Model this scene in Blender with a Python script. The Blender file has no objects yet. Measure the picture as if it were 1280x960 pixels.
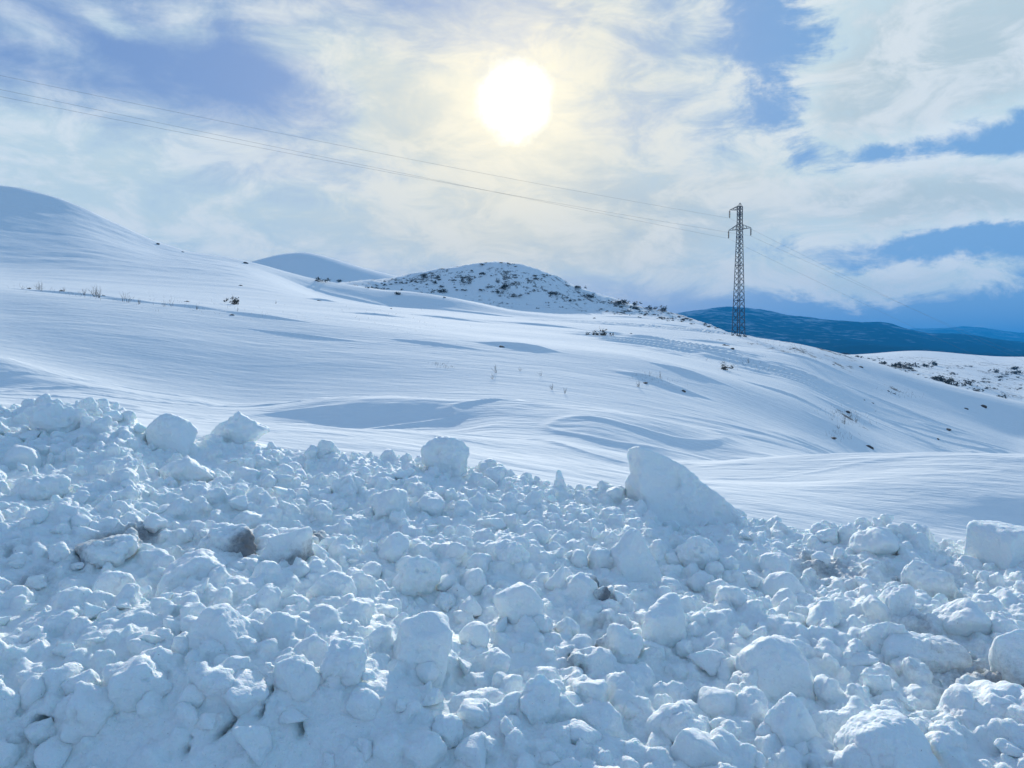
import bpy, bmesh, math, random, time
import numpy as np
from mathutils import Vector, Matrix, noise as mnoise
R = math.radians
T0 = time.time()
rng = np.random.default_rng(11)
random.seed(5)
sc = bpy.context.scene
C = sc.collection

# ------------------------------------------------------------------ camera maths (photo pixels, 1280 x 960)
F = 967.0
PITCH = math.atan(40 / F)
EYE = np.array([0.0, 0.0, 1.7])
CP, SP = math.cos(PITCH), math.sin(PITCH)

def ray(px, py):
    a = (px - 640) / F; b = (480 - py) / F
    v = np.array([a, CP + b * SP, -SP + b * CP])
    return v / v[1]            # direction with unit depth

# ------------------------------------------------------------------ numpy noise
_perm = np.random.default_rng(3).permutation(512).astype(np.int64)
_perm = np.concatenate([_perm, _perm, _perm])
_g = np.random.default_rng(4).normal(size=(512, 3)); _g /= np.linalg.norm(_g, axis=1)[:, None]

def perlin(x, y, z=None):
    x = np.asarray(x, float); y = np.asarray(y, float)
    z = np.zeros_like(x) + 0.37 if z is None else np.asarray(z, float)
    xi = np.floor(x).astype(np.int64); yi = np.floor(y).astype(np.int64); zi = np.floor(z).astype(np.int64)
    xf, yf, zf = x - xi, y - yi, z - zi
    u = xf * xf * xf * (xf * (xf * 6 - 15) + 10); v = yf * yf * yf * (yf * (yf * 6 - 15) + 10); w = zf * zf * zf * (zf * (zf * 6 - 15) + 10)
    def gr(dx, dy, dz):
        h = _perm[(_perm[(_perm[(xi + dx) & 511] + yi + dy) & 511] + zi + dz) & 511]
        g = _g[h]
        return g[..., 0] * (xf - dx) + g[..., 1] * (yf - dy) + g[..., 2] * (zf - dz)
    def lp(a, b, t): return a + (b - a) * t
    x00 = lp(gr(0, 0, 0), gr(1, 0, 0), u); x10 = lp(gr(0, 1, 0), gr(1, 1, 0), u)
    x01 = lp(gr(0, 0, 1), gr(1, 0, 1), u); x11 = lp(gr(0, 1, 1), gr(1, 1, 1), u)
    return lp(lp(x00, x10, v), lp(x01, x11, v), w) * 1.5

def fbm(x, y, z=None, oct=4, gain=.5):
    s = 0; a = 1; f = 1; t = 0
    for i in range(oct):
        s = s + a * perlin(x * f + 17.3 * i, y * f - 9.1 * i, None if z is None else z * f + 5.7 * i); t += a; a *= gain; f *= 2.03
    return s / t

def sst(a, b, x):
    t = np.clip((x - a) / (b - a), 0, 1); return t * t * (3 - 2 * t)

# ------------------------------------------------------------------ terrain: real heights from ridges at their own distances
def poly(pts):
    p = np.array(pts, float).reshape(-1, 2); return lambda u: np.interp(u, p[:, 0], p[:, 1])

LAY = [  # (distance in m, [(column, row) ... of the ridge or hollow at that distance])
 (9.5, [-400,505, 0,515,100,520,200,535,300,548,400,560,500,570,600,584,700,600,800,620,900,645,1000,668,1100,690,1200,705,1280,715,1700,740]),
 (15.6, [-400,490, 0,500,100,508,200,522,300,530,400,536,500,541,600,546,700,553,800,574,870,582,940,574,1000,568,1080,562,1280,566,1700,575]),
 (16.9, [-400,490, 0,497,100,504,200,517,300,528,360,538,420,546,500,543,560,546,620,536,680,542,740,540,800,556,850,572,900,585,1000,592,1280,594,1700,596]),
 (19.6, [-400,478, 0,486,60,492,120,497,200,505,290,511,330,511,400,503,500,501,640,501,700,508,760,516,850,535,920,552,980,568,1050,585,1280,592,1700,600]),
 (23.5, [-400,484, 0,484,60,489,120,495,200,506,290,516,400,515,500,514,640,514,700,520,760,528,850,548,980,580,1280,592,1700,600]),
 (26.8, [-400,400,-100,430, 0,444,60,461,120,477,180,491,240,502,290,512,400,517,640,517,700,522,850,552,980,574,1280,584,1700,590]),
 (34.0, [-400,405,-100,437, 0,452,60,468,120,482,180,495,240,505,300,513,400,512,640,512,700,518,850,544,980,574,1100,588,1280,600,1700,600]),
 (48.0, [-400,345, 0,398,100,403,200,413,300,428,400,438,500,446,600,455,700,465,800,480,900,506,1000,543,1100,587,1280,606,1700,610]),
 (60.0, [-400,320, 0,359,100,369,200,379,300,389,400,401,500,412,600,424,700,434,800,446,900,472,1000,505,1100,556,1200,588,1280,598,1700,606]),
 (78.0, [-400,318, 0,357,100,367,200,376,300,386,400,397,500,406,600,416,700,425,800,436,900,456,1000,480,1100,530,1200,568,1280,586,1700,600]),
 (110.0,[-400,308, 0,350,100,358,200,366,300,375,400,385,500,394,600,404,700,412,800,421,900,433,1000,448,1100,488,1200,522,1280,552,1700,590]),
 (140.0,[-400,300, 0,346,100,352,200,360,300,367,400,377,500,386,600,395,700,403,800,410,900,419,930,421,1000,430,1060,444,1100,455,1150,471,1200,485,1280,504,1400,526,1700,560]),
 (200.0,[-400,280, 0,336,100,339,200,343,300,349,350,359,400,374,480,384,560,391,640,398,700,401,800,405,900,414,930,423,1000,442,1060,456,1100,468,1200,500,1280,525,1700,580]),
 (300.0,[-400,190,-100,246,0,256,100,277,200,313,280,327,320,335,350,346,400,368,480,383,560,390,640,398,700,402,760,403,800,404,860,410,900,417,930,426,1000,441,1100,466,1200,492,1280,515,1700,565]),
 (330.0,[-400,150,-100,222,0,235,40,240,80,252,120,270,160,288,200,305,240,317,280,324,320,331,400,350,480,364,510,364,560,371,640,389,700,396,800,399,860,405,900,412,930,425,1000,441,1100,463,1200,488,1280,511,1700,560]),
 (395.0,[-400,190,-100,260,0,270,120,300,200,330,280,345,320,348,400,360,440,360,480,368,510,368,560,375,640,385,700,389,800,394,860,403,900,413,930,427,1000,442,1100,461,1200,484,1280,506,1700,550]),
 (450.0,[-400,260,-100,300,0,320,200,350,300,360,400,360,440,352,480,350,500,346,560,335,600,328,625,326,650,330,670,336,700,350,740,367,800,384,850,394,900,412,930,428,1000,443,1100,457,1200,476,1280,495,1700,530]),
 (690.0,[-400,300,0,350,300,375,480,375,560,365,640,362,700,378,800,402,900,425,1000,440,1100,453,1200,467,1280,482,1700,510]),
 (850.0,[-400,330,0,360,240,350,320,327,350,319,385,316,420,325,460,338,500,347,560,356,700,400,800,415,900,430,1000,438,1100,449,1200,457,1280,463,1700,480]),
 (1500.0,[-400,370,0,400,600,400,800,420,900,430,1000,438,1050,444,1090,442,1120,439,1150,438,1180,440,1210,443,1250,446,1290,446,1400,448,1700,450]),
 (2300.0,[-400,455,1700,455]),
]
UG = np.arange(-400, 1701, 5.0)
KD = np.array([1.0, 5.0] + [l[0] for l in LAY])
KZ = np.zeros((len(UG), len(KD)))
def gsm(v, s):
    k = np.exp(-.5 * (np.arange(-40, 41) / s) ** 2); k /= k.sum()
    return np.convolve(np.pad(v, 40, mode='edge'), k, mode='valid')
for j, (d, pts) in enumerate(LAY):
    y = gsm(poly(pts)(UG), 2.2 if d > 300 else 3.5)
    KZ[:, j + 2] = 1.7 + (440 - y) / F * d
def pslopes(D, Z):
    h = np.diff(D)[None, :]; dl = np.diff(Z, axis=1) / h
    M = np.zeros_like(Z)
    w1 = 2 * h[:, 1:] + h[:, :-1]; w2 = h[:, 1:] + 2 * h[:, :-1]
    same = dl[:, :-1] * dl[:, 1:] > 0
    with np.errstate(divide='ignore', invalid='ignore'):
        m = (w1 + w2) / (w1 / dl[:, :-1] + w2 / dl[:, 1:])
    M[:, 1:-1] = np.where(same, m, 0); M[:, 0] = dl[:, 0]; M[:, -1] = dl[:, -1]
    return M
KM = pslopes(KD, KZ)
for j in range(KM.shape[1]): KM[:, j] = gsm(KM[:, j], 4)

def hermite(D, Z, M, u, d):
    ui = np.clip((u - UG[0]) / 5.0, 0, len(UG) - 1.001); i = ui.astype(int); t = ui - i
    dd = np.clip(d, D[0], D[-1]); k = np.clip(np.searchsorted(D, dd, side='right') - 1, 0, len(D) - 2)
    L = lambda A, kk: A[i, kk] * (1 - t) + A[i + 1, kk] * t
    z0, z1, m0, m1 = L(Z, k), L(Z, k + 1), L(M, k), L(M, k + 1)
    h = D[k + 1] - D[k]; s = (dd - D[k]) / h
    return (2*s**3 - 3*s**2 + 1) * z0 + (s**3 - 2*s**2 + s) * h * m0 + (-2*s**3 + 3*s**2) * z1 + (s**3 - s**2) * h * m1

def ud(x, y):
    r = np.hypot(x, y); th = np.arctan2(x, y)
    tc = np.clip(th, -R(46), R(47.5))
    u = 640 + F * np.tan(tc); d = r * np.cos(tc)
    return u, d, th, r

def ridged(n): return (1 - np.abs(n)) ** 3

DR = []
def ground(x, y):
    x = np.atleast_1d(np.asarray(x, float)); y = np.atleast_1d(np.asarray(y, float))
    u, d, th, r = ud(x, y)
    z = hermite(KD, KZ, KM, u, d)
    back = sst(R(62), R(110), np.abs(th))
    z = z * (1 - back) + back * np.minimum(r * .01, 3)
    # wind-packed surface: long low drifts running across the slope, sharp lee edges
    c, s_ = math.cos(R(-14)), math.sin(R(-14))
    wx = x * c - y * s_ + 2.5 * perlin(x * .05, y * .05); wy = x * s_ + y * c + 1.6 * perlin(x * .06 + 7, y * .06)
    far = sst(24, 60, d) * (1 - sst(500, 900, d))
    patch = sst(-.15, .35, perlin(x * .035 + 3.1, y * .03 + 8.2)) * (0.06 + .94 * sst(520, 800, u))
    z = z + far * (0.30 * perlin(wx * .035, wy * .10) + .012 * perlin(wx * .16 + 9, wy * .7 + 4))
    rd = ridged(1.6 * perlin(wx * .085 + 3, wy * .38 + 1)) - .35
    z = z + far * patch * .36 * sst(-.15, .65, rd) * (0.7 + .3 * sst(60, 140, d))
    rd2 = ridged(1.6 * perlin(wx * .22 + 13, wy * 1.0 + 21)) - .4
    z = z + far * patch * .13 * np.clip(rd2, 0, 1) * (1 - sst(75, 110, d))
    # drifts close by
    nr = sst(8.5, 11, d) * (1 - sst(26, 40, d))
    z = z + nr * (.17 * perlin(wx * .24 + 5, wy * .45) + .035 * (1 - sst(820, 950, u)) * fbm(wx * .5 + 3, wy * 1.3, oct=4) + .016 * fbm(wx * .9, wy * 1.8, oct=3)
                  + .045 * (1 - .6 * sst(850, 1000, u)) * sst(.1, .8, ridged(1.7 * perlin(wx * .30 + 2, wy * .75 + 31)) - .3) * sst(11, 15, d))
    # rocky hill in the middle distance and the shrub-covered valley side
    hr = sst(385, 420, d) * (1 - sst(520, 640, d)) * sst(385, 440, u) * (1 - sst(880, 960, u))
    z = z + hr * (2.3 * fbm(x * .045, y * .045, oct=5, gain=.6) + .5 * np.clip(perlin(x * .16, y * .16), 0, 1) * 1.4)
    vr = sst(230, 330, d) * (1 - sst(1200, 1500, d)) * sst(980, 1060, u)
    z = z + vr * 1.3 * fbm(x * .03, y * .03, oct=4)
    m2 = sst(640, 740, d) * (1 - sst(1900, 2300, d)) * (1 - sst(950, 1050, u))
    z = z + m2 * 1.2 * fbm(x * .012, y * .012, oct=4)
    for (cx, cy, lx, ly, hh) in DR:      # separate wind-cut drifts, steep on the near side
        m_ = (np.abs(x - cx) < 2.6 * lx + 2 * ly) & (np.abs(y - cy) < 7 * ly + .3 * lx)
        if not np.any(m_): continue
        xs, ys = x[m_], y[m_]
        dx = (xs - cx) + .25 * (ys - cy); dy = (ys - cy) + .10 * (xs - cx) + .25 * ly * perlin(xs * .5, ys * .3 + cx)
        z[m_] += hh * np.exp(-(dx / lx) ** 2) * np.where(dy < 0, np.exp(-(dy / (ly * .35)) ** 2), np.exp(-(np.maximum(dy, 0) / (ly * 1.8)) ** 2))
    lh = sst(150, 230, d) * (1 - sst(330, 420, d)) * (1 - sst(260, 420, u))
    z = z + lh * (.9 * perlin(x * .02, y * .02 + 5) + .35 * fbm(x * .07, y * .12, oct=3))
    return z

# ------------------------------------------------------------------ ploughed bank
crest_y = poly([-400,500, 0,510,60,513,110,510,160,520,185,548,250,556,330,560,370,568,450,577,530,584,600,588,640,596,700,612,760,618,800,620,860,648,930,656,1000,673,1060,670,1100,668,1150,680,1190,696,1240,696,1280,690,1700,690])
crest_d = poly([-400,8.2, 0,8.0,300,7.7,600,7.2,900,6.6,1280,6.1,1700,6.0])
def bank_h(x, y):
    x = np.asarray(x, float); y = np.asarray(y, float)
    u, d, th, r = ud(x, y)
    cd = crest_d(u); cz = 1.7 + (440 - crest_y(u)) / F * cd
    lw = 1 - sst(380, 720, u)          # the left end has been cut steep by the plough blade
    g = 1.7 + (440 - poly(LAY[0][1])(u)) / F * 9.5
    t = (d - 3.12) / (cd - 3.12)
    foot = .40 * lw + .10 * (1 - lw) + .09 * sst(560, 640, u) * (1 - sst(700, 780, u))
    face = sst(2.55, 3.12, d + .12 * perlin(x * 1.7, y * .6 + 3)) * foot
    prof = foot + (cz - foot) * (np.clip(t, 0, 1) ** 1.15)
    z = np.where(d < 3.12, face, prof)
    back = sst(0, 1.9, d - cd - .1)
    z = np.where(d > cd, cz * (1 - back) + (g - .35) * back, z)
    amp = sst(2.8, 3.6, d) * (1 - sst(8.5, 9.5, d))
    z = z + amp * (.10 * perlin(x * .9 + 4, y * 1.1) + .06 * perlin(x * 2.3, y * 2.5 + 9)) - .03
    z = z - .5 * sst(9.0, 10, d)
    return z

def hit(px, py, fn, d0=2.5, d1=900., n=6000):
    v = ray(px, py); d = np.geomspace(d0, d1, 260)
    h = fn(v[0] * d, d); g_ = 1.7 + v[2] * d - h; k = np.nonzero(g_ < 0)[0]
    k = max(1, int(k[0]) if len(k) else int(np.argmin(g_ / d)))
    d = np.linspace(d[k - 1], d[min(k + 1, 259)], 60)
    X = v[0] * d; Y = d; Z = 1.7 + v[2] * d
    h = fn(X, Y); k = np.nonzero(Z < h)[0]
    if len(k) == 0:                       # grazes a crest: the nearest approach
        k = [int(np.argmin((Z - h) / d))]
    i = k[0]; return np.array([X[i], Y[i], float(h[i])]), float(d[i])

_dr = []
for (px_, py_, w_, hh_) in ((640,433,34,.45),(672,437,20,.3),(432,372,44,.9),(404,376,16,.6),(600,392,50,.7),(470,394,34,.4),(560,398,40,.35),(720,388,46,.7),(790,397,40,.7),(850,408,34,.6),(680,407,40,.4),(760,416,36,.35),(820,424,40,.35),
                           (812,474,30,.40),(858,466,34,.4),(842,486,34,.35),(905,443,34,.5),(935,452,40,.5),(975,462,44,.5),(1010,449,36,.45),(890,428,30,.4),(1030,478,40,.4),(985,494,46,.35),(1100,500,34,.35),(1060,516,30,.35),(1048,536,26,.3),(1150,520,44,.3),
                           (330,396,50,.25),(240,384,40,.25),(90,368,60,.3),(160,376,30,.25),(540,430,50,.22),(380,420,60,.2)):
    c_, d__ = hit(px_, py_, ground, 20, 700); _dr.append((c_[0], c_[1], w_ / F * d__, .55 * hh_ * (1 + d__ / 90), hh_ * .62))
DR.extend(_dr)

# ------------------------------------------------------------------ mesh and object helpers
def mesh_np(name, V, faces, mat=None, smooth=True):
    me = bpy.data.meshes.new(name)
    V = np.asarray(V, np.float32); faces = np.asarray(faces, np.int32); n, k = faces.shape
    me.vertices.add(len(V)); me.vertices.foreach_set('co', V.ravel())
    me.loops.add(n * k); me.loops.foreach_set('vertex_index', faces.ravel())
    me.polygons.add(n); me.polygons.foreach_set('loop_start', np.arange(0, n * k, k, dtype=np.int32))
    me.polygons.foreach_set('loop_total', np.full(n, k, np.int32))
    me.update(calc_edges=True); me.validate()
    me.polygons.foreach_set('use_smooth', np.full(len(me.polygons), smooth))
    if mat: me.materials.append(mat)
    return me
def tag(o, label=None, cat=None, group=None, kind=None):
    for k, v in (('label', label), ('category', cat), ('group', group), ('kind', kind)):
        if v: o[k] = v
    return o
def link(name, me, parent=None, loc=None):
    o = bpy.data.objects.new(name, me); C.objects.link(o)
    if parent: o.parent = parent
    if loc is not None: o.location = tuple(loc)
    return o
def attr(me, name, vals):
    a = me.attributes.new(name, 'FLOAT', 'POINT'); a.data.foreach_set('value', np.asarray(vals, np.float32))

# ------------------------------------------------------------------ materials
class NT:
    def __init__(s, tree): s.t = tree; s.n = tree.nodes; s.l = tree.links; s.n.clear()
    def node(s, typ, **kw):
        n = s.n.new(typ)
        for k, v in kw.items():
            if k.startswith('_'): setattr(n, k[1:], v)
            else: n.inputs[k.replace('__', ' ')].default_value = v
        return n
    def put(s, sock, v):
        if isinstance(v, (int, float, tuple, list)): sock.default_value = v
        else: s.l.new(v, sock)
    def math(s, op, a, b=None, c=None, clamp=False):
        n = s.n.new('ShaderNodeMath'); n.operation = op; n.use_clamp = clamp
        s.put(n.inputs[0], a)
        if b is not None: s.put(n.inputs[1], b)
        if c is not None: s.put(n.inputs[2], c)
        return n.outputs[0]
    def mix(s, f, a, b, blend='MIX'):
        n = s.n.new('ShaderNodeMix'); n.data_type = 'RGBA'; n.blend_type = blend
        s.put(n.inputs['Factor'], f); s.put(n.inputs['A'], a); s.put(n.inputs['B'], b)
        return n.outputs['Result']
    def vmath(s, op, a, b=None):
        n = s.n.new('ShaderNodeVectorMath'); n.operation = op
        s.put(n.inputs[0], a)
        if b is not None: s.put(n.inputs[1], b)
        return n.outputs[0]
    def step(s, x, a, b):
        n = s.n.new('ShaderNodeMapRange'); n.interpolation_type = 'SMOOTHSTEP'
        s.put(n.inputs['Value'], x); s.put(n.inputs['From Min'], a); s.put(n.inputs['From Max'], b)
        return n.outputs['Result']
    def noise(s, vec, scale, detail=4, rough=.55, dist=0.0):
        n = s.n.new('ShaderNodeTexNoise'); n.inputs['Scale'].default_value = scale; n.inputs['Detail'].default_value = detail
        n.inputs['Roughness'].default_value = rough; n.inputs['Distortion'].default_value = dist
        s.l.new(vec, n.inputs['Vector']); return n.outputs['Fac']
def newmat(name):
    m = bpy.data.materials.new(name); m.use_nodes = True; return m, NT(m.node_tree)
def simple(name, col, rough=.8, metal=0):
    m, t = newmat(name)
    tc = t.node('ShaderNodeTexCoord'); nz = t.noise(tc.outputs['Object'], 6, 4)
    c = t.mix(nz, tuple(x * .65 for x in col) + (1,), tuple(min(1, x * 1.35) for x in col) + (1,))
    b = t.node('ShaderNodeBsdfPrincipled', Roughness=rough, Metallic=metal); t.l.new(c, b.inputs['Base Color'])
    o = t.node('ShaderNodeOutputMaterial'); t.l.new(b.outputs[0], o.inputs[0]); return m

def snow_mat(name, col, sss, sss_scale, bumps, dirt=False, space='Object', rough=.65, spec=.3, bare=False, dirt_shade_col=(.08, .078, .092), sastrugi=False):
    m, t = newmat(name)
    tc = t.node('ShaderNodeTexCoord'); geo = t.node('ShaderNodeNewGeometry')
    P = geo.outputs['Position'] if space == 'World' else tc.outputs['Object']
    v = t.noise(P, 1.3, 3)
    c = t.mix(v, tuple(x * .965 for x in col) + (1,), tuple(min(.97, x * 1.02) for x in col) + (1,))
    b = t.node('ShaderNodeBsdfPrincipled', Roughness=rough, IOR=1.31)
    b.inputs['Specular IOR Level'].default_value = spec
    if dirt:
        a = t.node('ShaderNodeAttribute', _attribute_name='dirt')
        n1 = t.noise(P, 11, 7, .75); n2 = t.noise(P, 45, 4, .7)
        k = t.math('ADD', t.math('MULTIPLY', a.outputs['Fac'], 1.25), t.math('SUBTRACT', n1, .93))
        k = t.step(t.math('ADD', t.math('ADD', k, .06), t.math('MULTIPLY', t.math('SUBTRACT', n2, .5), .35)), -.05, .75)
        grit = t.math('MULTIPLY', t.step(t.noise(P, 75, 2, .5), .735, .77), t.math('ADD', .25, t.math('MULTIPLY', t.noise(P, 2.2, 2), .6)))
        k = t.math('MAXIMUM', k, grit)
        c = t.mix(t.math('MULTIPLY', k, .82), c, tuple(dirt_shade_col) + (1,))
    if bare:      # scrub, stones and dead grass standing out of thin snow
        a = t.node('ShaderNodeAttribute', _attribute_name='bare')
        n1 = t.noise(t.vmath('MULTIPLY', P, (1, .7, 1)), .30, 9, .82); n2 = t.noise(P, .045, 3)
        k = t.math('ADD', t.math('ADD', n1, t.math('MULTIPLY', t.math('SUBTRACT', n2, .5), .5)), t.math('MULTIPLY', a.outputs['Fac'], .30))
        k = t.math('MULTIPLY', t.step(k, .755, .80), t.step(a.outputs['Fac'], .08, .3))
        c = t.mix(t.math('MULTIPLY', k, .85), c, (.055, .052, .045, 1))
    t.l.new(c, b.inputs['Base Color'])
    if sss:
        b.subsurface_method = 'RANDOM_WALK'
        b.inputs['Subsurface Weight'].default_value = sss
        b.inputs['Subsurface Scale'].default_value = sss_scale
        b.inputs['Subsurface Radius'].default_value = (.35, .75, 1.0)
    prev = None
    for (sc_, dist, strength, stretch) in bumps:
        vec = P
        if stretch: vec = t.vmath('MULTIPLY', P, stretch)
        h = t.noise(vec, sc_, 5, .6)
        bp = t.node('ShaderNodeBump', Strength=strength, Distance=dist); t.l.new(h, bp.inputs['Height'])
        if prev: t.l.new(prev, bp.inputs['Normal'])
        prev = bp.outputs[0]
    if prev: t.l.new(prev, b.inputs['Normal'])
    o = t.node('ShaderNodeOutputMaterial'); t.l.new(b.outputs[0], o.inputs[0])
    return m

M_field = snow_mat('windblown_snow', (.82, .855, .85), 0, 0,
                   [(.25, .35, .5, (.35, 1.1, 1)), (1.3, .10, .7, (.30, 1.5, 1)), (8, .02, .7, (.6, 1.2, 1)), (40, .006, .6, None)], space='World', rough=.95, spec=.06, bare=True)
M_bank = snow_mat('ploughed_snow', (.85, .905, .895), .34, .03, [(18, .022, .75, None), (55, .010, .8, None), (160, .004, .6, None)], dirt=True, space='World')
M_chunk = snow_mat('packed_snow', (.85, .905, .895), .34, .03, [(18, .018, .7, None), (55, .010, .8, None), (160, .004, .6, None)], dirt=True, space='World')

# far mountains: forest and rock under patchy snow
m, t = newmat('far_mountain_slope'); M_mtn = m
geo = t.node('ShaderNodeNewGeometry'); P = geo.outputs['Position']
sep = t.node('ShaderNodeSeparateXYZ'); t.l.new(P, sep.inputs[0])
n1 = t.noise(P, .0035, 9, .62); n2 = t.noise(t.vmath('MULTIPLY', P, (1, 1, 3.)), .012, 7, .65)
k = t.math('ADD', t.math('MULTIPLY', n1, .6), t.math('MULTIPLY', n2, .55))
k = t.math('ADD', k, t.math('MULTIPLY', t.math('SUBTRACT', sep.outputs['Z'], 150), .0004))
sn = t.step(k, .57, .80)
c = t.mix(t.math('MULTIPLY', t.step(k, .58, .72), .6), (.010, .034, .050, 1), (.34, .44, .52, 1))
b = t.node('ShaderNodeBsdfPrincipled', Roughness=1.0); b.inputs['Specular IOR Level'].default_value = 0; t.l.new(c, b.inputs['Base Color'])
o = t.node('ShaderNodeOutputMaterial'); t.l.new(b.outputs[0], o.inputs[0])

# ------------------------------------------------------------------ terrain sheet
def polar(name, th, r, fn, mat, hole=True):
    TH, RR = np.meshgrid(th, r, indexing='ij')
    X = RR * np.sin(TH); Y = RR * np.cos(TH)
    Z = fn(X.ravel(), Y.ravel()).reshape(X.shape)
    V = np.stack([X, Y, Z], -1).reshape(-1, 3)
    a, b = len(th), len(r)
    i = np.arange(a - 1)[:, None] * b + np.arange(b - 1)[None, :]
    f = np.stack([i, i + 1, i + b + 1, i + b], -1).reshape(-1, 4)
    closed = abs(th[-1] - th[0]) > 6.28
    return mesh_np(name, V, f[:, ::-1], mat)

def field(x, y):
    z = ground(x, y)
    u, d, th, r = ud(x, y)
    under = (1 - sst(8.2, 9.3, d)) * sst(2.6, 3.6, d) * (1 - sst(R(60), R(90), np.abs(th)))
    return z - .35 * under
thf = np.linspace(-R(40), R(40), 1000)
thb = np.concatenate([np.linspace(-math.pi, -R(40), 130)[:-1], thf, np.linspace(R(40), math.pi, 130)[1:]])
rr = np.concatenate([[.02, .6, 1.4, 2.2], np.geomspace(3, 8.5, 40)[:-1], np.geomspace(8.5, 420, 1300)[:-1], np.geomspace(420, 2350, 240)])
me_t = polar('terrain', thb, rr, field, M_field)
vt = np.empty(len(me_t.vertices) * 3, np.float32); me_t.vertices.foreach_get('co', vt); vt = vt.reshape(-1, 3).astype(float)
u_, d_, th_, r_ = ud(vt[:, 0], vt[:, 1])
def bump1(px, py, rx, ry):      # a worn place seen in the photograph, put where it lies on the slope
    c_, dd_ = hit(px, py, ground, 20, 700); rr1 = rx / F * dd_
    return np.exp(-((vt[:, 0] - c_[0]) / rr1) ** 2 - ((vt[:, 1] - c_[1]) / (rr1 * ry)) ** 2)
bare = .68 * sst(370, 400, d_) * (1 - sst(560, 640, d_)) * sst(400, 450, u_) * (1 - sst(900, 930, u_))
bare = np.maximum(bare, .64 * sst(200, 260, d_) * (1 - sst(1000, 1250, d_)) * sst(1030, 1070, u_))
bare = np.maximum(bare, .60 * sst(95, 125, d_) * (1 - sst(160, 230, d_)) * sst(780, 880, u_) * (1 - sst(1060, 1120, u_)))
for q_ in ((1058, 520, 26, 3.5), (1052, 546, 16, 3), (1125, 491, 20, 4)): bare = np.maximum(bare, .62 * bump1(*q_))
attr(me_t, 'bare', bare)
o = link('terrain', me_t)
tag(o, kind='structure')

MT = [(2300,[-400,455,1700,455]),
      (4200,[-400,440,600,440,800,432,860,425,900,420,1000,425,1100,428,1200,434,1280,440,1700,442]),
      (6200,[-400,420,600,412,760,402,820,395,860,391,900,388,925,388,945,390,965,396,985,399,1010,400,1035,404,1070,408,1100,407,1130,412,1165,419,1200,420,1240,427,1280,432,1400,436,1700,436]),
      (8000,[-400,438,1700,438]),
      (11500,[-400,430,900,430,1050,420,1120,415,1170,411,1210,410,1250,415,1290,418,1400,420,1700,425]),
      (15000,[-400,446,1700,446])]
MD = np.array([q[0] for q in MT], float); MZ = np.zeros((len(UG), len(MT)))
for j, (d, pts) in enumerate(MT): MZ[:, j] = 1.7 + (440 - gsm(poly(pts)(UG), 1.6)) / F * d
MM = pslopes(MD, MZ)
def mtn(x, y):
    u, d, th, r = ud(x, y)
    z = hermite(MD, MZ, MM, u, d)
    a = sst(2300, 3600, d)
    g = (1 - 2 * np.abs(perlin(x * .0011 + 2, y * .0009))) * .5
    z = z + a * (50 * fbm(x * .0016, y * .0012, oct=6, gain=.55) + 40 * g * sst(3500, 5000, d))
    back = sst(R(60), R(100), np.abs(th))
    return z * (1 - back) + back * (-30 + 60 * sst(3000, 9000, r) * (1 + fbm(x * .0006, y * .0006)))
thm = np.concatenate([np.linspace(-math.pi, -R(38), 90)[:-1], np.linspace(-R(38), R(38), 700), np.linspace(R(38), math.pi, 90)[1:]])
o = link('mountains', polar('mountains', thm, np.geomspace(2290, 15000, 260), mtn, M_mtn))
tag(o, kind='structure')
print('terrain', round(time.time() - T0, 1))

# ------------------------------------------------------------------ snow lumps
def ico(n):
    bm = bmesh.new(); bmesh.ops.create_icosphere(bm, subdivisions=n, radius=1)
    V = np.array([v.co[:] for v in bm.verts]); V /= np.linalg.norm(V, axis=1)[:, None]
    f = np.array([[v.index for v in p.verts] for p in bm.faces]); bm.free(); return V, f
ICO = {n: ico(n) for n in (2, 3, 4, 5, 6)}

def lump(level, seed, asp=(1, 1, .8), npl=13, p=9, rough=.05, planes=None, fine=.0):
    V, f = ICO[level]; rs = np.random.default_rng(seed)
    if planes is None:
        N = rs.normal(size=(npl * 6, 3)); N /= np.linalg.norm(N, axis=1)[:, None]
        keep = [N[0]]
        for q in N[1:]:
            if max(np.dot(q, kk) for kk in keep) < .72: keep.append(q)
            if len(keep) >= npl: break
        N = np.array(keep); D = rs.uniform(.62, 1.05, len(N))
    else:
        N = np.array([q[:3] for q in planes], float); D = np.array([q[3] for q in planes], float)
        L = np.linalg.norm(N, axis=1); N /= L[:, None]
    dots = np.maximum(V @ N.T, 1e-6) / D[None, :]
    r = (np.sum(dots ** p, axis=1)) ** (-1 / p)
    W = V * r[:, None]
    if planes is None:
        W = W / np.abs(W).max()
    W = W * np.array(asp)[None, :]
    o_ = rs.uniform(-50, 50, 3)
    if rough:
        sc_ = 1 / max(asp) if planes is None else 1 / np.abs(W).max()
        q = W * sc_
        n = fbm(q[:, 0] * 1.8 + o_[0], q[:, 1] * 1.8 + o_[1], q[:, 2] * 1.8 + o_[2], oct=5 if level > 3 else 3, gain=.55)
        W = W + V * (n * rough * 2 / sc_)[:, None]
        if level > 3:   # frozen crumbs and chipped spots
            W = W + V * (billow(q[:, 0] * 2.6 + o_[2], q[:, 1] * 2.6, q[:, 2] * 2.6 + o_[0]) * (.025 + rough * .9) / sc_)[:, None]
            n2 = perlin(q[:, 0] * 4 + o_[1], q[:, 1] * 4 + o_[2], q[:, 2] * 4)
            W = W - V * (sst(.25, .7, n2) * rough * 1.1 / sc_)[:, None]
    return W, f

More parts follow.
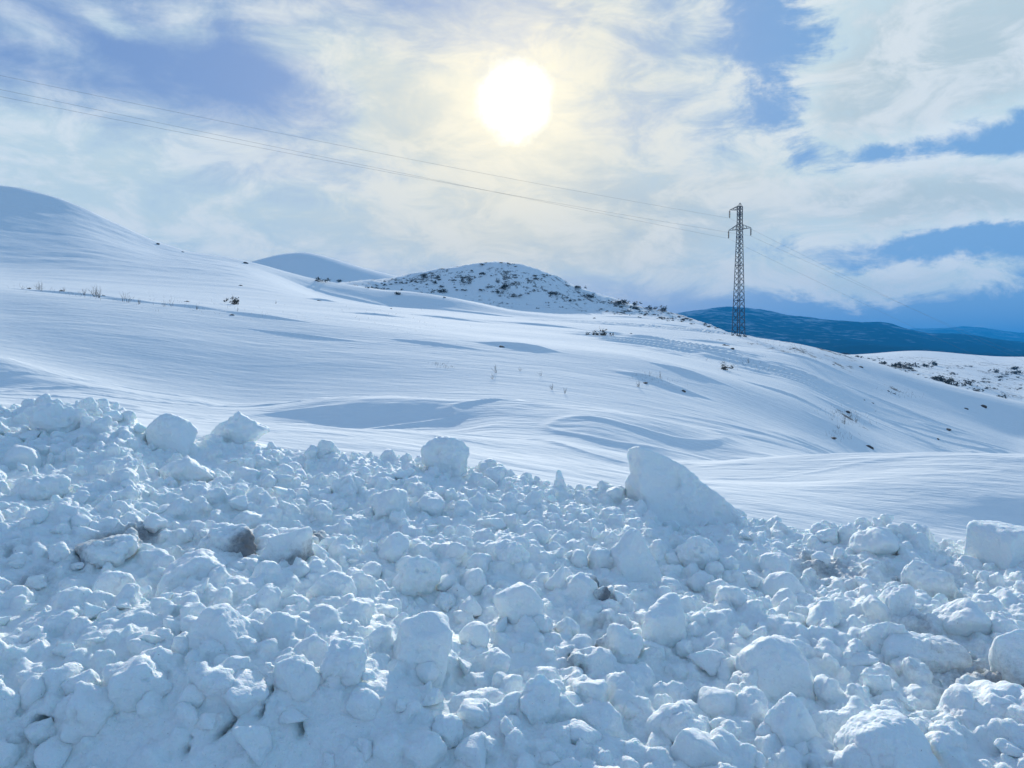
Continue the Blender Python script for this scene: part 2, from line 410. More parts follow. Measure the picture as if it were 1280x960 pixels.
def billow(x, y, z):
    return (np.abs(perlin(x, y, z)) + .5 * np.abs(perlin(x * 2.1 + 5, y * 2.1, z * 2.1 + 9)) + .25 * np.abs(perlin(x * 4.3, y * 4.3 + 7, z * 4.3))) / 1.0 - .35
def euler_m(rx, ry, rz):
    return np.array((Matrix.Rotation(rz, 3, 'Z') @ Matrix.Rotation(ry, 3, 'Y') @ Matrix.Rotation(rx, 3, 'X')))

# dirt on the heap: soil scraped up by the plough, plus shade painted in a hole and a gap  (column, row, radius px, strength)
DIRT_SHADE = [(135, 688, 26, .9), (178, 668, 20, .8), (35, 735, 28, .55), (70, 700, 20, .35), (290, 678, 22, .9), (385, 680, 20, .8), (300, 700, 18, .6),
        (752, 740, 16, .9), (770, 800, 34, .5), (715, 830, 20, .55), (1035, 715, 38, .62), (820, 635, 16, .85), (1130, 735, 26, .5), (1180, 725, 20, .5),  # first entry and slab-gap entry paint the shade of a hole and a gap
        (1150, 790, 36, .5), (1225, 850, 55, .62), (1265, 870, 30, .8), (1200, 880, 40, .4), (1145, 915, 22, .5), (20, 935, 20, .5), (60, 870, 14, .35),
        (700, 712, 14, .4), (450, 605, 20, .3), (330, 585, 26, .35), (285, 540, 18, .5), (12, 690, 18, .45), (560, 440, 1, 0), (940, 645, 16, .35),
        (1110, 760, 22, .4), (870, 850, 20, .3), (500, 690, 16, .3),
        (110, 700, 40, .38), (240, 690, 34, .42), (350, 705, 30, .42), (800, 815, 46, .42), (1180, 860, 70, .46), (1060, 730, 44, .42), (600, 660, 34, .28), (930, 770, 40, .28), (180, 840, 40, .28), (470, 880, 46, .26), (1240, 760, 30, .4)]
DP = []
for (px, py, rp, st) in DIRT_SHADE:
    if st <= 0: continue
    p_, d_ = hit(px, py, bank_h, 2.5, 12, 1500); DP.append((p_, rp / F * d_ * 1.5, st))
def dirt_shade_at(P, extra=0):
    v = np.zeros(len(P))
    for p_, r_, st in DP:
        q = ((P[:, 0] - p_[0]) ** 2 + ((P[:, 1] - p_[1]) * .6) ** 2 + ((P[:, 2] - p_[2]) * .8) ** 2) / r_ ** 2
        v = np.maximum(v, st * np.exp(-q))
    return v

# --- landmark blocks: (column, row of the middle, width px, height px, depth ratio, label, category-free settings)
# planes shapes
def box_planes(w, dp, h, cut=()):
    L = [(1, 0, 0, w), (-1, 0, 0, w), (0, 1, 0, dp), (0, -1, 0, dp), (0, 0, 1, h), (0, 0, -1, h)]
    return L + list(cut)
LM = [
 # name, px, py, w, h, depth, yaw, tilt(x), tilt(y), kind, label, short ref, dirt
 ('slab', 858, 610, 150, 104, .40, 8, -14, 0, 'fin', 'tall fin-shaped snow slab standing on the crest, the largest block of the heap', 'the tall fin-shaped slab', .0),
 ('boulder', 211, 536, 84, 56, .8, 0, 0, 0, 'smooth', 'large smooth rounded snow boulder on the crest at the heap\'s left end', 'the large smooth crest boulder', 0),
 ('boulder', 300, 538, 66, 52, .9, 20, 0, 8, 'rough', 'second large snow boulder on the crest, right beside the large smooth one', 'the second crest boulder', .1),
 ('chunk', 112, 505, 27, 22, .9, 0, 0, 0, 'round', 'small grey-blue ball of snow perched highest on the left crest', 'the perched snow ball', .1),
 ('chunk', 74, 524, 84, 44, .7, -10, 0, 6, 'rough', 'broad rough snow block on the crest left of the perched snow ball', 'the broad left crest block', 0),
 ('chunk', 560, 572, 66, 46, .8, 0, 0, 12, 'rough', 'knobbly grey-blue snow chunk sitting alone on the middle of the crest', 'the knobbly crest chunk', .05),
 ('chunk', 618, 594, 34, 30, .9, 0, 0, 0, 'round', 'rounded snow lump on the crest just right of the knobbly chunk', 'the crest lump', 0),
 ('chunk', 409, 562, 32, 24, .9, 0, 0, 0, 'round', 'round shaded snow lump on the crest left of the knobbly chunk', 'the shaded crest lump', .05),
 ('chunk', 699, 606, 25, 44, .8, 10, 0, 0, 'spike', 'thin upright snow spike poking above the crest', 'the thin snow spike', 0),
 ('chunk', 290, 672, 68, 50, .9, 0, 10, 0, 'rough', 'rounded snow lump crusted with dark soil on its right face', 'the soil-crusted lump', 1.0),
 ('chunk', 368, 682, 54, 66, .8, -20, 0, 22, 'wedge', 'leaning tapered snow chunk with a dirty grey back', 'the leaning dirty-backed chunk', .75),
 ('chunk', 145, 684, 84, 40, .9, 8, 0, 0, 'rough', 'low wide snow lump streaked with dark soil at both ends', 'the soil-streaked wide lump', .6),
 ('chunk', 256, 712, 84, 44, .8, 15, 0, 12, 'wedge', 'wide wedge of snow with a bright ridge below the soil-crusted lump', 'the bright-ridged wedge', 0),
 ('chunk', 276, 786, 84, 62, .7, -14, 0, -24, 'wedge', 'smooth pale wedge of packed snow rising to a point on its right', 'the smooth pale wedge', 0),
 ('chunk', 528, 806, 66, 92, .7, 14, -14, 16, 'flat', 'tall smooth leaning snow slab with a flat face, above the smooth ledge', 'the tall leaning slab', 0),
 ('chunk', 520, 716, 60, 56, .9, 0, 0, 0, 'rough', 'blocky snow chunk with a knobbly top near the middle of the heap', 'the knobbly-topped block', 0),
 ('chunk', 650, 752, 74, 52, .9, -10, 0, 8, 'smooth', 'broad smooth snow lump resting above the smallest crumbs mid-heap', 'the broad mid-heap lump', 0),
 ('chunk', 772, 804, 88, 66, .9, 0, 8, 0, 'rough', 'rounded snow block with a sooty cracked left side', 'the sooty rounded block', .55),
 ('chunk', 828, 776, 68, 66, .6, 22, -10, 12, 'smooth', 'smooth disc-like snow block tilted against the sooty one', 'the tilted disc block', 0),
 ('chunk', 963, 698, 68, 42, .9, -8, 0, -6, 'smooth', 'smooth sunlit snow boulder below the fin-shaped slab\'s right end', 'the sunlit boulder', 0),
 ('chunk', 1092, 672, 90, 46, .9, 10, 0, 12, 'smooth', 'broad smooth hump of snow on the right part of the crest', 'the broad crest hump', 0),
 ('block', 1252, 684, 66, 54, 1.0, 18, 0, 4, 'cube', 'sharp-edged cube of packed snow standing on the crest at the right edge', 'the sharp-edged cube', 0),
 ('boulder', 1264, 824, 78, 78, 1.0, -20, 0, -10, 'smooth', 'large smooth white snow boulder cut off by the frame\'s right edge', 'the large white boulder', 0),
 ('chunk', 1188, 768, 92, 54, .8, -8, -10, -8, 'smooth', 'wide flat-topped snow block in front of the dirty snow on the right', 'the wide flat-topped block', .1),
 ('chunk', 1148, 722, 64, 46, .9, 0, 0, 0, 'rough', 'snow chunk stained brown in its hollows below the broad hump', 'the brown-stained chunk', .5),
 ('chunk', 1146, 810, 104, 30, .5, -6, 0, 6, 'bar', 'long narrow bar of snow lying below the wide flat-topped block', 'the long snow bar', 0),
 ('chunk', 962, 832, 80, 76, .8, 6, -16, 0, 'flat', 'large slanting smooth snow slab on the lower right slope', 'the slanting lower slab', 0),
 ('chunk', 985, 896, 58, 70, .8, 20, 0, -10, 'wedge', 'pointed pyramid-like snow block below the slanting slab', 'the pointed pyramid block', 0),
 ('chunk', 672, 874, 66, 66, .8, 6, -8, 6, 'rough', 'upright stump of snow near the bottom edge, below the broad mid-heap lump', 'the upright bottom stump', 0),
 ('chunk', 1095, 790, 70, 52, .9, 30, 0, 0, 'rough', 'rough-faced snow chunk left of the wide flat-topped block', 'the rough-faced chunk', .1),
 ('chunk', 1120, 748, 40, 46, .8, 0, 0, 18, 'wedge', 'small sharp-pointed snow chunk under the brown-stained one', 'the small sharp-pointed chunk', 0),
 ('chunk', 150, 722, 84, 46, .9, 0, 0, 0, 'smooth', 'broad rounded snow lump under the soil-streaked wide lump', 'the broad left lump', 0),
 ('chunk', 240, 590, 74, 40, .8, 10, 0, 8, 'rough', 'wide rough-faced snow block below the large smooth crest boulder', 'the wide upper block', 0),
 ('chunk', 750, 740, 26, 26, .9, 0, 0, 0, 'rough', 'small nearly black lump added for the shade of a hole mid-heap', 'the dark hole lump', 1.4),  # darkened lump stands in for the shade inside a hole
 ('chunk', 1236, 884, 180, 50, .8, -18, 0, -6, 'rough', 'long soot-darkened ridge of snow at the lower right corner', 'the soot-darkened ridge', .5),
 ('chunk', 640, 690, 50, 44, .9, 30, 0, 0, 'rough', 'angular snow chunk centred above the broad mid-heap lump', 'the angular centre chunk', 0),
 ('chunk', 870, 690, 54, 52, .8, -10, 0, 10, 'rough', 'upright snow block below the fin-shaped slab', 'the upright block', 0),
 ('chunk', 790, 690, 50, 66, .8, 14, 0, -8, 'wedge', 'narrow standing snow chunk left of the upright block', 'the narrow standing chunk', 0),
 ('chunk', 60, 610, 66, 40, .9, 0, 0, 0, 'rough', 'wide low snow lump on the heap\'s far left slope', 'the low far-left lump', 0),
 ('chunk', 420, 730, 60, 50, .9, 0, 0, 0, 'round', 'ball-like snow lump right of the leaning dirty-backed chunk', 'the ball-like lump', 0),
 ('chunk', 430, 820, 66, 48, .9, 24, 0, 8, 'rough', 'pitted snow chunk left of the tall leaning slab', 'the pitted chunk', 0),
 ('chunk', 850, 904, 78, 54, .9, -8, -8, 0, 'smooth', 'broad swollen snow block between the bottom stump and the pyramid block', 'the swollen bottom block', 0),
 ('chunk', 1100, 924, 104, 62, .9, 10, -8, 0, 'flat', 'broad broken slab of snow at the bottom, left of the soot-darkened ridge', 'the broken bottom slab', .1),
]
def lm_planes(kind, w, h, dp, seed):
    rs = np.random.default_rng(seed)
    if kind == 'fin':   # steep left edge, peak on the left, convex back falling to the right
        pts = [(-.93, -1.15), (-.95, .2), (-.90, 1.0), (-.60, .84), (-.1, .55), (.35, .02), (.72, -.36), (.98, -.78), (.95, -1.15)]
        L = [(0, 1, 0, dp), (0, -1, .12, dp), (0, .3, 1, 1.15 * h)]
        for (x0, z0), (x1, z1) in zip(pts[:-1], pts[1:]):
            ex, ez = (x1 - x0) * w, (z1 - z0) * h; nx, nz = -ez, ex; l = math.hypot(nx, nz); nx /= l; nz /= l
            L.append((nx, 0, nz, nx * x0 * w + nz * z0 * h))
        L.append((0, 0, -1, 1.15 * h)); return [q for q in L if q[3] > 0], 16
    if kind == 'cube': return box_planes(w, dp, h, [(.8, 0, .6, .80 * math.hypot(w, h)), (-.7, -.1, .7, .93 * math.hypot(w, h) * .9)]), 22
    if kind == 'bar': return box_planes(w, dp, h, [(.9, .2, .5, w * .9), (-.8, .3, .6, w * .8), (0, -.5, .8, h * .95)]), 14
    if kind == 'spike': return [(1, 0, .30, w * .62), (-1, 0, .22, w * .6), (0, 1, .3, dp * .7), (0, -1, .3, dp * .7), (0, 0, -1, h), (0, 0, 1, h * 1.3)], 12
    if kind == 'wedge': return [(1, .1, .25, w * .78), (-.62, -.1, .8, .52 * math.hypot(w, h)), (0, 1, .3, dp * .9), (.1, -1, .35, dp * .85), (0, 0, -1, h), (.3, 0, 1, h * .98), (-1, 0, 0, w)], 13
    if kind == 'flat': return box_planes(w * .97, dp, h * .97, [(.6, -.3, .7, .72 * math.hypot(w, h)), (-.55, .2, .8, .70 * math.hypot(w, h)), (-.4, -.8, .4, .8 * w), (.3, -.75, .6, .78 * h)]), 12
    return None, None

PX = []           # placed (px, py, radius px) for spacing
chunks = []
lm_info = []
ch_root_mat = M_chunk
for i, (nm, px, py, wp, hp, dr, yaw, tx, ty, kind, label, ref, dirty) in enumerate(LM):
    base, d = hit(px, min(py + hp * .30, 956), bank_h, 2.5, 12, 3000)
    if nm in ('slab',): base, d = hit(px, 640, bank_h, 2.5, 12, 3000)
    w = wp / F * d / 2; h = hp / F * d / 2; dp = w * dr
    v = ray(px, py); cz = 1.7 + v[2] * d
    cx = v[0] * d
    h2 = h * 1.25           # the lower part is sunk into the heap
    cz -= h * .25
    pl, p_ = lm_planes(kind, w, h2, dp, i)
    if pl: W, f = lump(6 if wp > 100 else 5, 100 + i, (1, 1, 1), p=p_, rough=.075 if kind == 'fin' else .05 if kind != 'cube' else .03, planes=pl)
    else:
        W, f = lump(5, 100 + i, (w * 1.06, max(dp, h * .9), h2 * 1.05), npl={'smooth': 10, 'round': 16, 'rough': 15}[kind],
                    p={'smooth': 7, 'round': 6, 'rough': 11}[kind], rough={'smooth': .035, 'round': .05, 'rough': .10}[kind])
    name = {'slab': 'snow_slab', 'boulder': 'snow_boulder', 'chunk': 'snow_chunk', 'block': 'snow_block'}[nm]
    me = mesh_np(name, W, f, ch_root_mat)
    A = euler_m(R(tx), R(ty), R(yaw)); off = np.array([cx, d + dp * .3, cz]); off = EYE + (off - EYE) * 1.0; off[1] -= min(dp, .15) * .8; off[2] += h * .10
    Wp = W @ A.T + off
    dv = dirt_shade_at(Wp) * .8
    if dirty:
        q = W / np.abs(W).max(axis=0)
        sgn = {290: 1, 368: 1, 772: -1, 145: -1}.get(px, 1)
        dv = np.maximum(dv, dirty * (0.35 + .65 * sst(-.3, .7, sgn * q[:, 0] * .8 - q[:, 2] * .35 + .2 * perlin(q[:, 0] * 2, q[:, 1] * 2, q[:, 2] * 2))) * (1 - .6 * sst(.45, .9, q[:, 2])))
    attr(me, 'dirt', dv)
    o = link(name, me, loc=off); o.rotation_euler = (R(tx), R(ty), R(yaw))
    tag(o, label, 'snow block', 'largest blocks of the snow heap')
    PX.append((px, py, .45 * max(wp, hp))); lm_info.append((px, py, ref))
    chunks.append((off, max(w, h)))

# --- the other large chunks: shared prototypes, one object each
KIND = [('blocky', 9, 14, .05), ('rounded', 16, 6, .05), ('wedge-shaped', 6, 11, .04), ('flat-topped', 8, 13, .045), ('knobbly', 15, 9, .11), ('ridged', 7, 16, .06)]
protos = []
for kname, npl, p_, rg in KIND:
    row = []
    for s in range(4):
        asp = {'flat-topped': (1, .85, .6), 'ridged': (1, .6, .7), 'wedge-shaped': (1, .8, .8)}.get(kname, (1, .9, .85))
        W, f = lump(4, 900 + len(protos) * 10 + s, asp, npl=npl, p=p_, rough=rg)
        me = mesh_np('snow_chunk', W, f, ch_root_mat); row.append((me, W))
    protos.append(row)
used = {}
N_IND = 240; tries = 0; made = 0
SIZEW = ['hand-sized', 'head-sized', 'bucket-sized']
while made < N_IND and tries < 20000:
    tries += 1
    px = rng.uniform(-15, 1295); top = float(crest_y(np.array([px]))[0])
    py = rng.uniform(top + 6, 968)
    base, d = hit(px, min(py, 958), bank_h, 2.5, 12, 400)
    rad = float(np.clip((.085 * rng.pareto(2.4) + .07), .07, .19))
    rp = rad / d * F
    if any((px - a) ** 2 + ((py - b) * 1.3) ** 2 < (.78 * (r_ + rp)) ** 2 for a, b, r_ in PX): continue
    sz = SIZEW[0] if rad < .085 else SIZEW[1] if rad < .12 else SIZEW[2]
    near = sorted(lm_info, key=lambda q: (q[0] - px) ** 2 + (q[1] - py) ** 2)
    ok = False
    order = list(range(len(KIND))); random.shuffle(order)
    for (lx, ly, ref) in near[:2]:
        dx, dy = px - lx, py - ly
        rel = ('right of' if dx > 0 else 'left of') if abs(dx) > 1.2 * abs(dy) else ('below' if dy > 0 else 'above')
        if abs(dx) > .5 * abs(dy) and abs(dx) <= 1.2 * abs(dy): rel += ' and right of' if dx > 0 else ' and left of'
        for ki in order:
            lab = f'{sz} {KIND[ki][0]} snow chunk {rel} {ref}'
            if len(lab.split()) <= 16 and lab not in used: ok = True; break
        if ok: break
    if not ok: continue
    used[lab] = 1
    me, W = protos[ki][rng.integers(4)]
    dirty = dirt_shade_at(base[None, :])[0]
    o = bpy.data.objects.new('snow_chunk', me); C.objects.link(o)
    o.location = (base[0], base[1] + rad * .2, base[2] + rad * float(rng.uniform(.1, .45)))
    s3 = rad * rng.uniform(.85, 1.2, 3); o.scale = tuple(s3)
    o.rotation_euler = (rng.normal() * .35, rng.normal() * .35, rng.uniform(0, 6.28))
    tag(o, lab, 'snow chunk', 'loose chunks on the snow heap')
    PX.append((px, py, rp)); made += 1
    chunks.append((np.array(o.location), rad))
print('chunks', made, tries, round(time.time() - T0, 1))

# --- everything smaller, frozen together into one heap
Vs, Fs = [], []; nv = 0
def add(W, f):
    global nv
    Vs.append(W); Fs.append(f + nv); nv += len(W)
# closed body of the heap
gx = np.arange(-8.5, 8.51, .05); gy = np.arange(2.2, 10.3, .05)
GX, GY = np.meshgrid(gx, gy, indexing='ij'); GZ = bank_h(GX.ravel(), GY.ravel())
a, b = len(gx), len(gy)
top = np.stack([GX.ravel(), GY.ravel(), GZ], -1); bot = top.copy(); bot[:, 2] = bot[:, 2] - .35
i = np.arange(a - 1)[:, None] * b + np.arange(b - 1)[None, :]
q = np.stack([i, i + b, i + b + 1, i + 1], -1).reshape(-1, 4)
def tri(q): return np.concatenate([q[:, [0, 1, 2]], q[:, [0, 2, 3]]])
sides = []
for line in (np.arange(a) * b, (np.arange(a) * b + b - 1)[::-1], np.arange(b)[::-1], np.arange(b) + (a - 1) * b):
    l0, l1 = line[:-1], line[1:]; sides.append(np.stack([l0, l0 + a * b, l1 + a * b, l1], -1))
body = np.concatenate([tri(q), tri(q[:, ::-1] + a * b), tri(np.concatenate(sides)[:, ::-1])])
add(np.concatenate([top, bot]), body)
small = {lv: [lump(lv, 2000 + 50 * lv + s, (1, rng.uniform(.7, 1), rng.uniform(.6, .95)), npl=int(rng.integers(6, 13)), p=float(rng.choice([7, 11, 18])), rough=.07) for s in range(14)] for lv in (2, 3)}
def scatter(n, r0, r1, lv, lift):
    m = 0
    while m < n:
        d = rng.uniform(2.5, 8.6); half = min(.78 * d + .5, 8)
        x = rng.uniform(-half, half)
        u_, dd, th_, r_ = ud(np.array([x]), np.array([d]))
        cd = float(crest_d(u_)[0])
        if d > cd + .25: continue
        cl = perlin(x * .8 + 40, d * .9)
        if rng.uniform() > .75 + 1.1 * cl: continue
        # the blade-cut face at the lower left stays smooth
        smooth_zone = math.exp(-(((x + .9) / .7) ** 2 + ((d - 3.0) / .35) ** 2))
        if rng.uniform() < smooth_zone * .9: continue
        r = r0 + (r1 - r0) * rng.uniform() ** 1.8
        W, f = small[lv][rng.integers(14)]
        A = euler_m(*(rng.uniform(-3, 3, 3)))
        z = float(bank_h(np.array([x]), np.array([d]))[0])
        add((W * r) @ A.T + np.array([x, d, z + r * rng.uniform(-.2, lift)]), f); m += 1
scatter(1500, .065, .12, 3, .5)
scatter(5600, .030, .065, 3, .65)
scatter(8500, .014, .032, 2, 1.2)
V = np.concatenate(Vs); Fc = np.concatenate(Fs)
raw = mesh_np('raw', V, Fc); ro = link('raw', raw)
md = ro.modifiers.new('r', 'REMESH'); md.mode = 'VOXEL'; md.voxel_size = .0135; md.use_smooth_shade = True
dg = bpy.context.evaluated_depsgraph_get(); ev = ro.evaluated_get(dg)
heap = bpy.data.meshes.new_from_object(ev)
bpy.data.objects.remove(ro); bpy.data.meshes.remove(raw)
n = len(heap.vertices); co = np.empty(n * 3, np.float32); heap.vertices.foreach_get('co', co); co = co.reshape(-1, 3).astype(float)
ne = len(heap.edges); ed = np.empty(ne * 2, np.int32); heap.edges.foreach_get('vertices', ed); ed = ed.reshape(-1, 2)
deg = np.bincount(ed.ravel(), minlength=n).astype(float)
for it in range(2):
    acc = np.zeros_like(co)
    for k in range(3):
        acc[:, k] = np.bincount(ed[:, 0], co[ed[:, 1], k], n) + np.bincount(ed[:, 1], co[ed[:, 0], k], n)
    co = co * .45 + .55 * acc / np.maximum(deg, 1)[:, None]
nm = np.empty(n * 3, np.float32); heap.vertices.foreach_set('co', co.astype(np.float32).ravel()); heap.update()
heap.vertices.foreach_get('normal', nm); nm = nm.reshape(-1, 3)
disp = .024 * billow(co[:, 0] * 8, co[:, 1] * 8, co[:, 2] * 8) + .012 * billow(co[:, 0] * 24, co[:, 1] * 24, co[:, 2] * 24)
co = co + nm * disp[:, None]
# cracks and holes in the blade-cut face
for pts, wd, dep in (([(270, 922), (288, 904), (296, 888), (298, 862)], .010, .10), ([(322, 896), (330, 880), (337, 862)], .009, .09), ([(371, 898), (374, 918)], .010, .09),
                     ([(50, 902), (55, 912), (52, 945), (46, 956)], .022, .12), ([(230, 940), (236, 925)], .012, .07), ([(818, 640), (826, 652), (838, 660)], .03, .16),
                     ([(748, 738), (756, 742)], .03, .12), ([(712, 820), (722, 838)], .02, .12), ([(1128, 905), (1140, 918), (1138, 935)], .02, .12), ([(985, 943), (1010, 950)], .02, .1)):
    L3 = [hit(a_, b_, bank_h, 2.5, 12)[0] for a_, b_ in pts]
    dist = np.full(len(co), 9.)
    for p0, p1 in zip(L3[:-1], L3[1:]):
        e = (p1 - p0); tt = np.clip(((co - p0) @ e) / (e @ e), 0, 1); rel_ = co - (p0 + tt[:, None] * e)
        dist = np.minimum(dist, np.sqrt(rel_[:, 0] ** 2 + (rel_[:, 1] * .35) ** 2 + rel_[:, 2] ** 2))
    kk_ = np.exp(-(dist / wd) ** 2); co[:, 1] += kk_ * dep; co[:, 2] -= kk_ * dep * .35
heap.vertices.foreach_set('co', co.astype(np.float32).ravel()); heap.update()
heap.polygons.foreach_set('use_smooth', np.ones(len(heap.polygons), bool))
heap.materials.clear(); heap.materials.append(M_bank)
attr(heap, 'dirt', dirt_shade_at(co))
heap.name = 'snow_rubble'
o = link('snow_rubble', heap); tag(o, 'ploughed heap of broken snow lumps and crumbs along the roadside', 'snow heap', kind='stuff')
print('heap', n, round(time.time() - T0, 1))

# ------------------------------------------------------------------ pylon
M_steel = simple('weathered_galvanised_steel', (.028, .045, .07), .8, 0)
M_glass = simple('brown_porcelain', (.06, .05, .05), .3)
M_conc = simple('rough_concrete', (.22, .22, .21), .9)
M_wire = simple('aluminium_wire', (.13, .145, .17), .6, 0)
def bars(name, segs, r, mat, parent, sides=4):
    V, Fq = [], []
    for (p, q_, *rr_) in segs:
        p = Vector(p); q_ = Vector(q_); d = (q_ - p); L = d.length
        if L < 1e-6: continue
        d.normalize(); a_ = d.cross(Vector((0, 0, 1)));
        if a_.length < .01: a_ = Vector((1, 0, 0))
        a_.normalize(); b_ = d.cross(a_); r0 = rr_[0] if rr_ else r; r1 = rr_[1] if len(rr_) > 1 else r0
        k0 = len(V)
        for (c_, rad) in ((p, r0), (q_, r1)):
            for s in range(sides):
                an = 2 * math.pi * (s + .5) / sides; V.append((c_ + a_ * math.cos(an) * rad + b_ * math.sin(an) * rad)[:])
        for s in range(sides):
            s2 = (s + 1) % sides; Fq.append((k0 + s, k0 + s2, k0 + sides + s2, k0 + sides + s))
        if sides == 4: Fq.append((k0 + 3, k0 + 2, k0 + 1, k0)); Fq.append((k0 + 4, k0 + 5, k0 + 6, k0 + 7))
    me = mesh_np(name, V, Fq, mat, smooth=sides > 4)
    return link(name, me, parent)
PD = 140.0
v = ray(923, 419); pb = np.array([v[0] * PD, PD, 0]); pb[2] = float(ground(np.array([pb[0]]), np.array([pb[1]]))[0]) - .1
HT = (419 - 254.5) / F * PD + .2
pyl = bpy.data.objects.new('electricity_pylon', None); C.objects.link(pyl); pyl.location = tuple(pb)
tag(pyl, 'tall dark steel lattice pylon standing on the snowy ridge', 'pylon')
YAW = R(38)
def loc(x, y, z): return (x * math.cos(YAW) - y * math.sin(YAW), x * math.sin(YAW) + y * math.cos(YAW), z)
def half(z): return .82 + (.33 - .82) * min(1, z / (HT - 3.2))
corners = [(-1, -1), (1, -1), (1, 1), (-1, 1)]
LTOP = HT - .7
for (sx, sy) in corners:
    zs = [-.8] + [k * 3. for k in range(int(LTOP / 3) + 1)] + [LTOP]
    bars('leg', [(loc(sx * half(z0), sy * half(z0), z0), loc(sx * half(z1), sy * half(z1), z1)) for z0, z1 in zip(zs[:-1], zs[1:])], .075, M_steel, pyl)
segs = []; z = .1; kk = 0
while z < LTOP - .2:
    z2 = min(LTOP, z + 1.55 * half(z) * 1.0 + .12)
    for j in range(4):
        (ax, ay), (bx_, by_) = corners[j], corners[(j + 1) % 4]; h0, h1 = half(z), half(z2)
        segs.append((loc(ax * h0, ay * h0, z), loc(bx_ * h1, by_ * h1, z2), .032)); segs.append((loc(bx_ * h0, by_ * h0, z), loc(ax * h1, ay * h1, z2), .032))
        if kk % 6 == 5: segs.append((loc(ax * h0, ay * h0, z), loc(bx_ * h0, by_ * h0, z), .045))
    z = z2; kk += 1
bars('lattice', segs, .032, M_steel, pyl)
for (sx, sy) in corners:
    bm = bmesh.new(); bmesh.ops.create_cube(bm, size=.5); bmesh.ops.bevel(bm, geom=bm.edges[:], offset=.04, segments=1)
    me = bpy.data.meshes.new('footing'); bm.to_mesh(me); bm.free(); me.materials.append(M_conc)
    link('footing', me, pyl, loc(sx * half(0), sy * half(0), .0))
AX = loc(1, 0, 0); AX = Vector(AX)       # arm direction: away-left to near-right
AX = Vector((math.cos(R(-33)), math.sin(R(-33)), 0)); AY = Vector((-AX.y, AX.x, 0))
ZU = Vector((0, 0, 1))
def arm(name, side, z, length, rise, drop_end=0.):
    hw = .33; tip = AX * side * length + ZU * (z + drop_end); s = []
    for k in (-1, 1):
        lo = AX * side * hw * .6 + AY * k * hw + ZU * z; up = AX * side * hw * .5 + AY * k * hw * .8 + ZU * (z + rise)
        s += [(lo, tip, .05), (up, tip, .045)]
        for f_ in (.33, .62): s += [(lo.lerp(tip, f_), up.lerp(tip, f_ * .8), .028)]
    for f_ in (.3, .6):
        s.append(((AX * side * hw * .6 + AY * hw + ZU * z).lerp(tip, f_), (AX * side * hw * .6 - AY * hw + ZU * z).lerp(tip, f_), .028))
    bars(name, s, .05, M_steel, pyl); return tip
def insulator(tip):
    V, Fq = [], []; prof = [(0.0, .03)]; zz = -.18
    for k in range(7): prof += [(zz, .05), (zz - .05, .15), (zz - .10, .15), (zz - .13, .05)]; zz -= .17
    prof += [(zz - .1, .03)]; ns = 8
    for (pz, pr) in prof:
        for s in range(ns): V.append((tip.x + pr * math.cos(s * math.tau / ns), tip.y + pr * math.sin(s * math.tau / ns), tip.z + pz))
    for k in range(len(prof) - 1):
        for s in range(ns): Fq.append((k * ns + s, k * ns + (s + 1) % ns, (k + 1) * ns + (s + 1) % ns, (k + 1) * ns + s))
    link('insulator', mesh_np('insulator', V, Fq, M_glass), pyl)
    return tip + ZU * (zz - .1)
t_top = arm('cross_arm', -1, HT - 1.25, 1.85, .75, .15)
t_l = arm('cross_arm', -1, HT - 4.75, 2.0, 1.0)
t_r = arm('cross_arm', 1, HT - 4.75, 2.0, 1.0, .15)
ends = [insulator(t_) + Vector(pb) for t_ in (t_top, t_l, t_r)]
capz = LTOP
bars('peak', [(loc(sx * .33, sy * .33, LTOP), (0, 0, HT), .045) for sx, sy in corners] + [(loc(a_[0] * .33, a_[1] * .33, LTOP), loc(b_[0] * .33, b_[1] * .33, LTOP), .06) for a_, b_ in zip(corners, corners[1:] + corners[:1])], .045, M_steel, pyl)

# wires: each hangs from an insulator to the next pylon outside the view
def wire(a_, b_, sag, label):
    a_ = Vector(a_); b_ = Vector(b_); n_ = 90; s = []
    pts = [a_.lerp(b_, k / n_) - ZU * (4 * sag * (k / n_) * (1 - k / n_)) for k in range(n_ + 1)]
    o = bars('power_line', list(zip(pts[:-1], pts[1:])), .012, M_wire, None, 5)
    tag(o, label, 'power line', 'wires of the power line')
def at(px, py, d): v = ray(px, py); return Vector((v[0] * d, d, 1.7 + v[2] * d))
LB = [at(-520, -17.3, 66), at(-520, 1.5, 66.), at(-520, 14, 66)]
sagL = [.78, .3, .8]
for e, q_, s_, lab in zip(ends, LB, sagL, ('uppermost thin wire sagging from the pylon\'s top arm to the left edge', 'middle of the three thin wires running left from the pylon', 'lowest of the three thin wires running left from the pylon')):
    wire(e, q_, s_, lab)
RB = [at(1560, 565, 330), at(1560, 580, 330), at(1560, 545, 330)]
for e, q_, s_, lab in zip(ends, RB, (3, 3, 3), ('middle of the three faint wires falling from the pylon to the right', 'lowest of the three faint wires falling from the pylon to the right', 'uppermost of the three faint wires falling from the pylon to the right')):
    wire(e, q_, s_, lab)

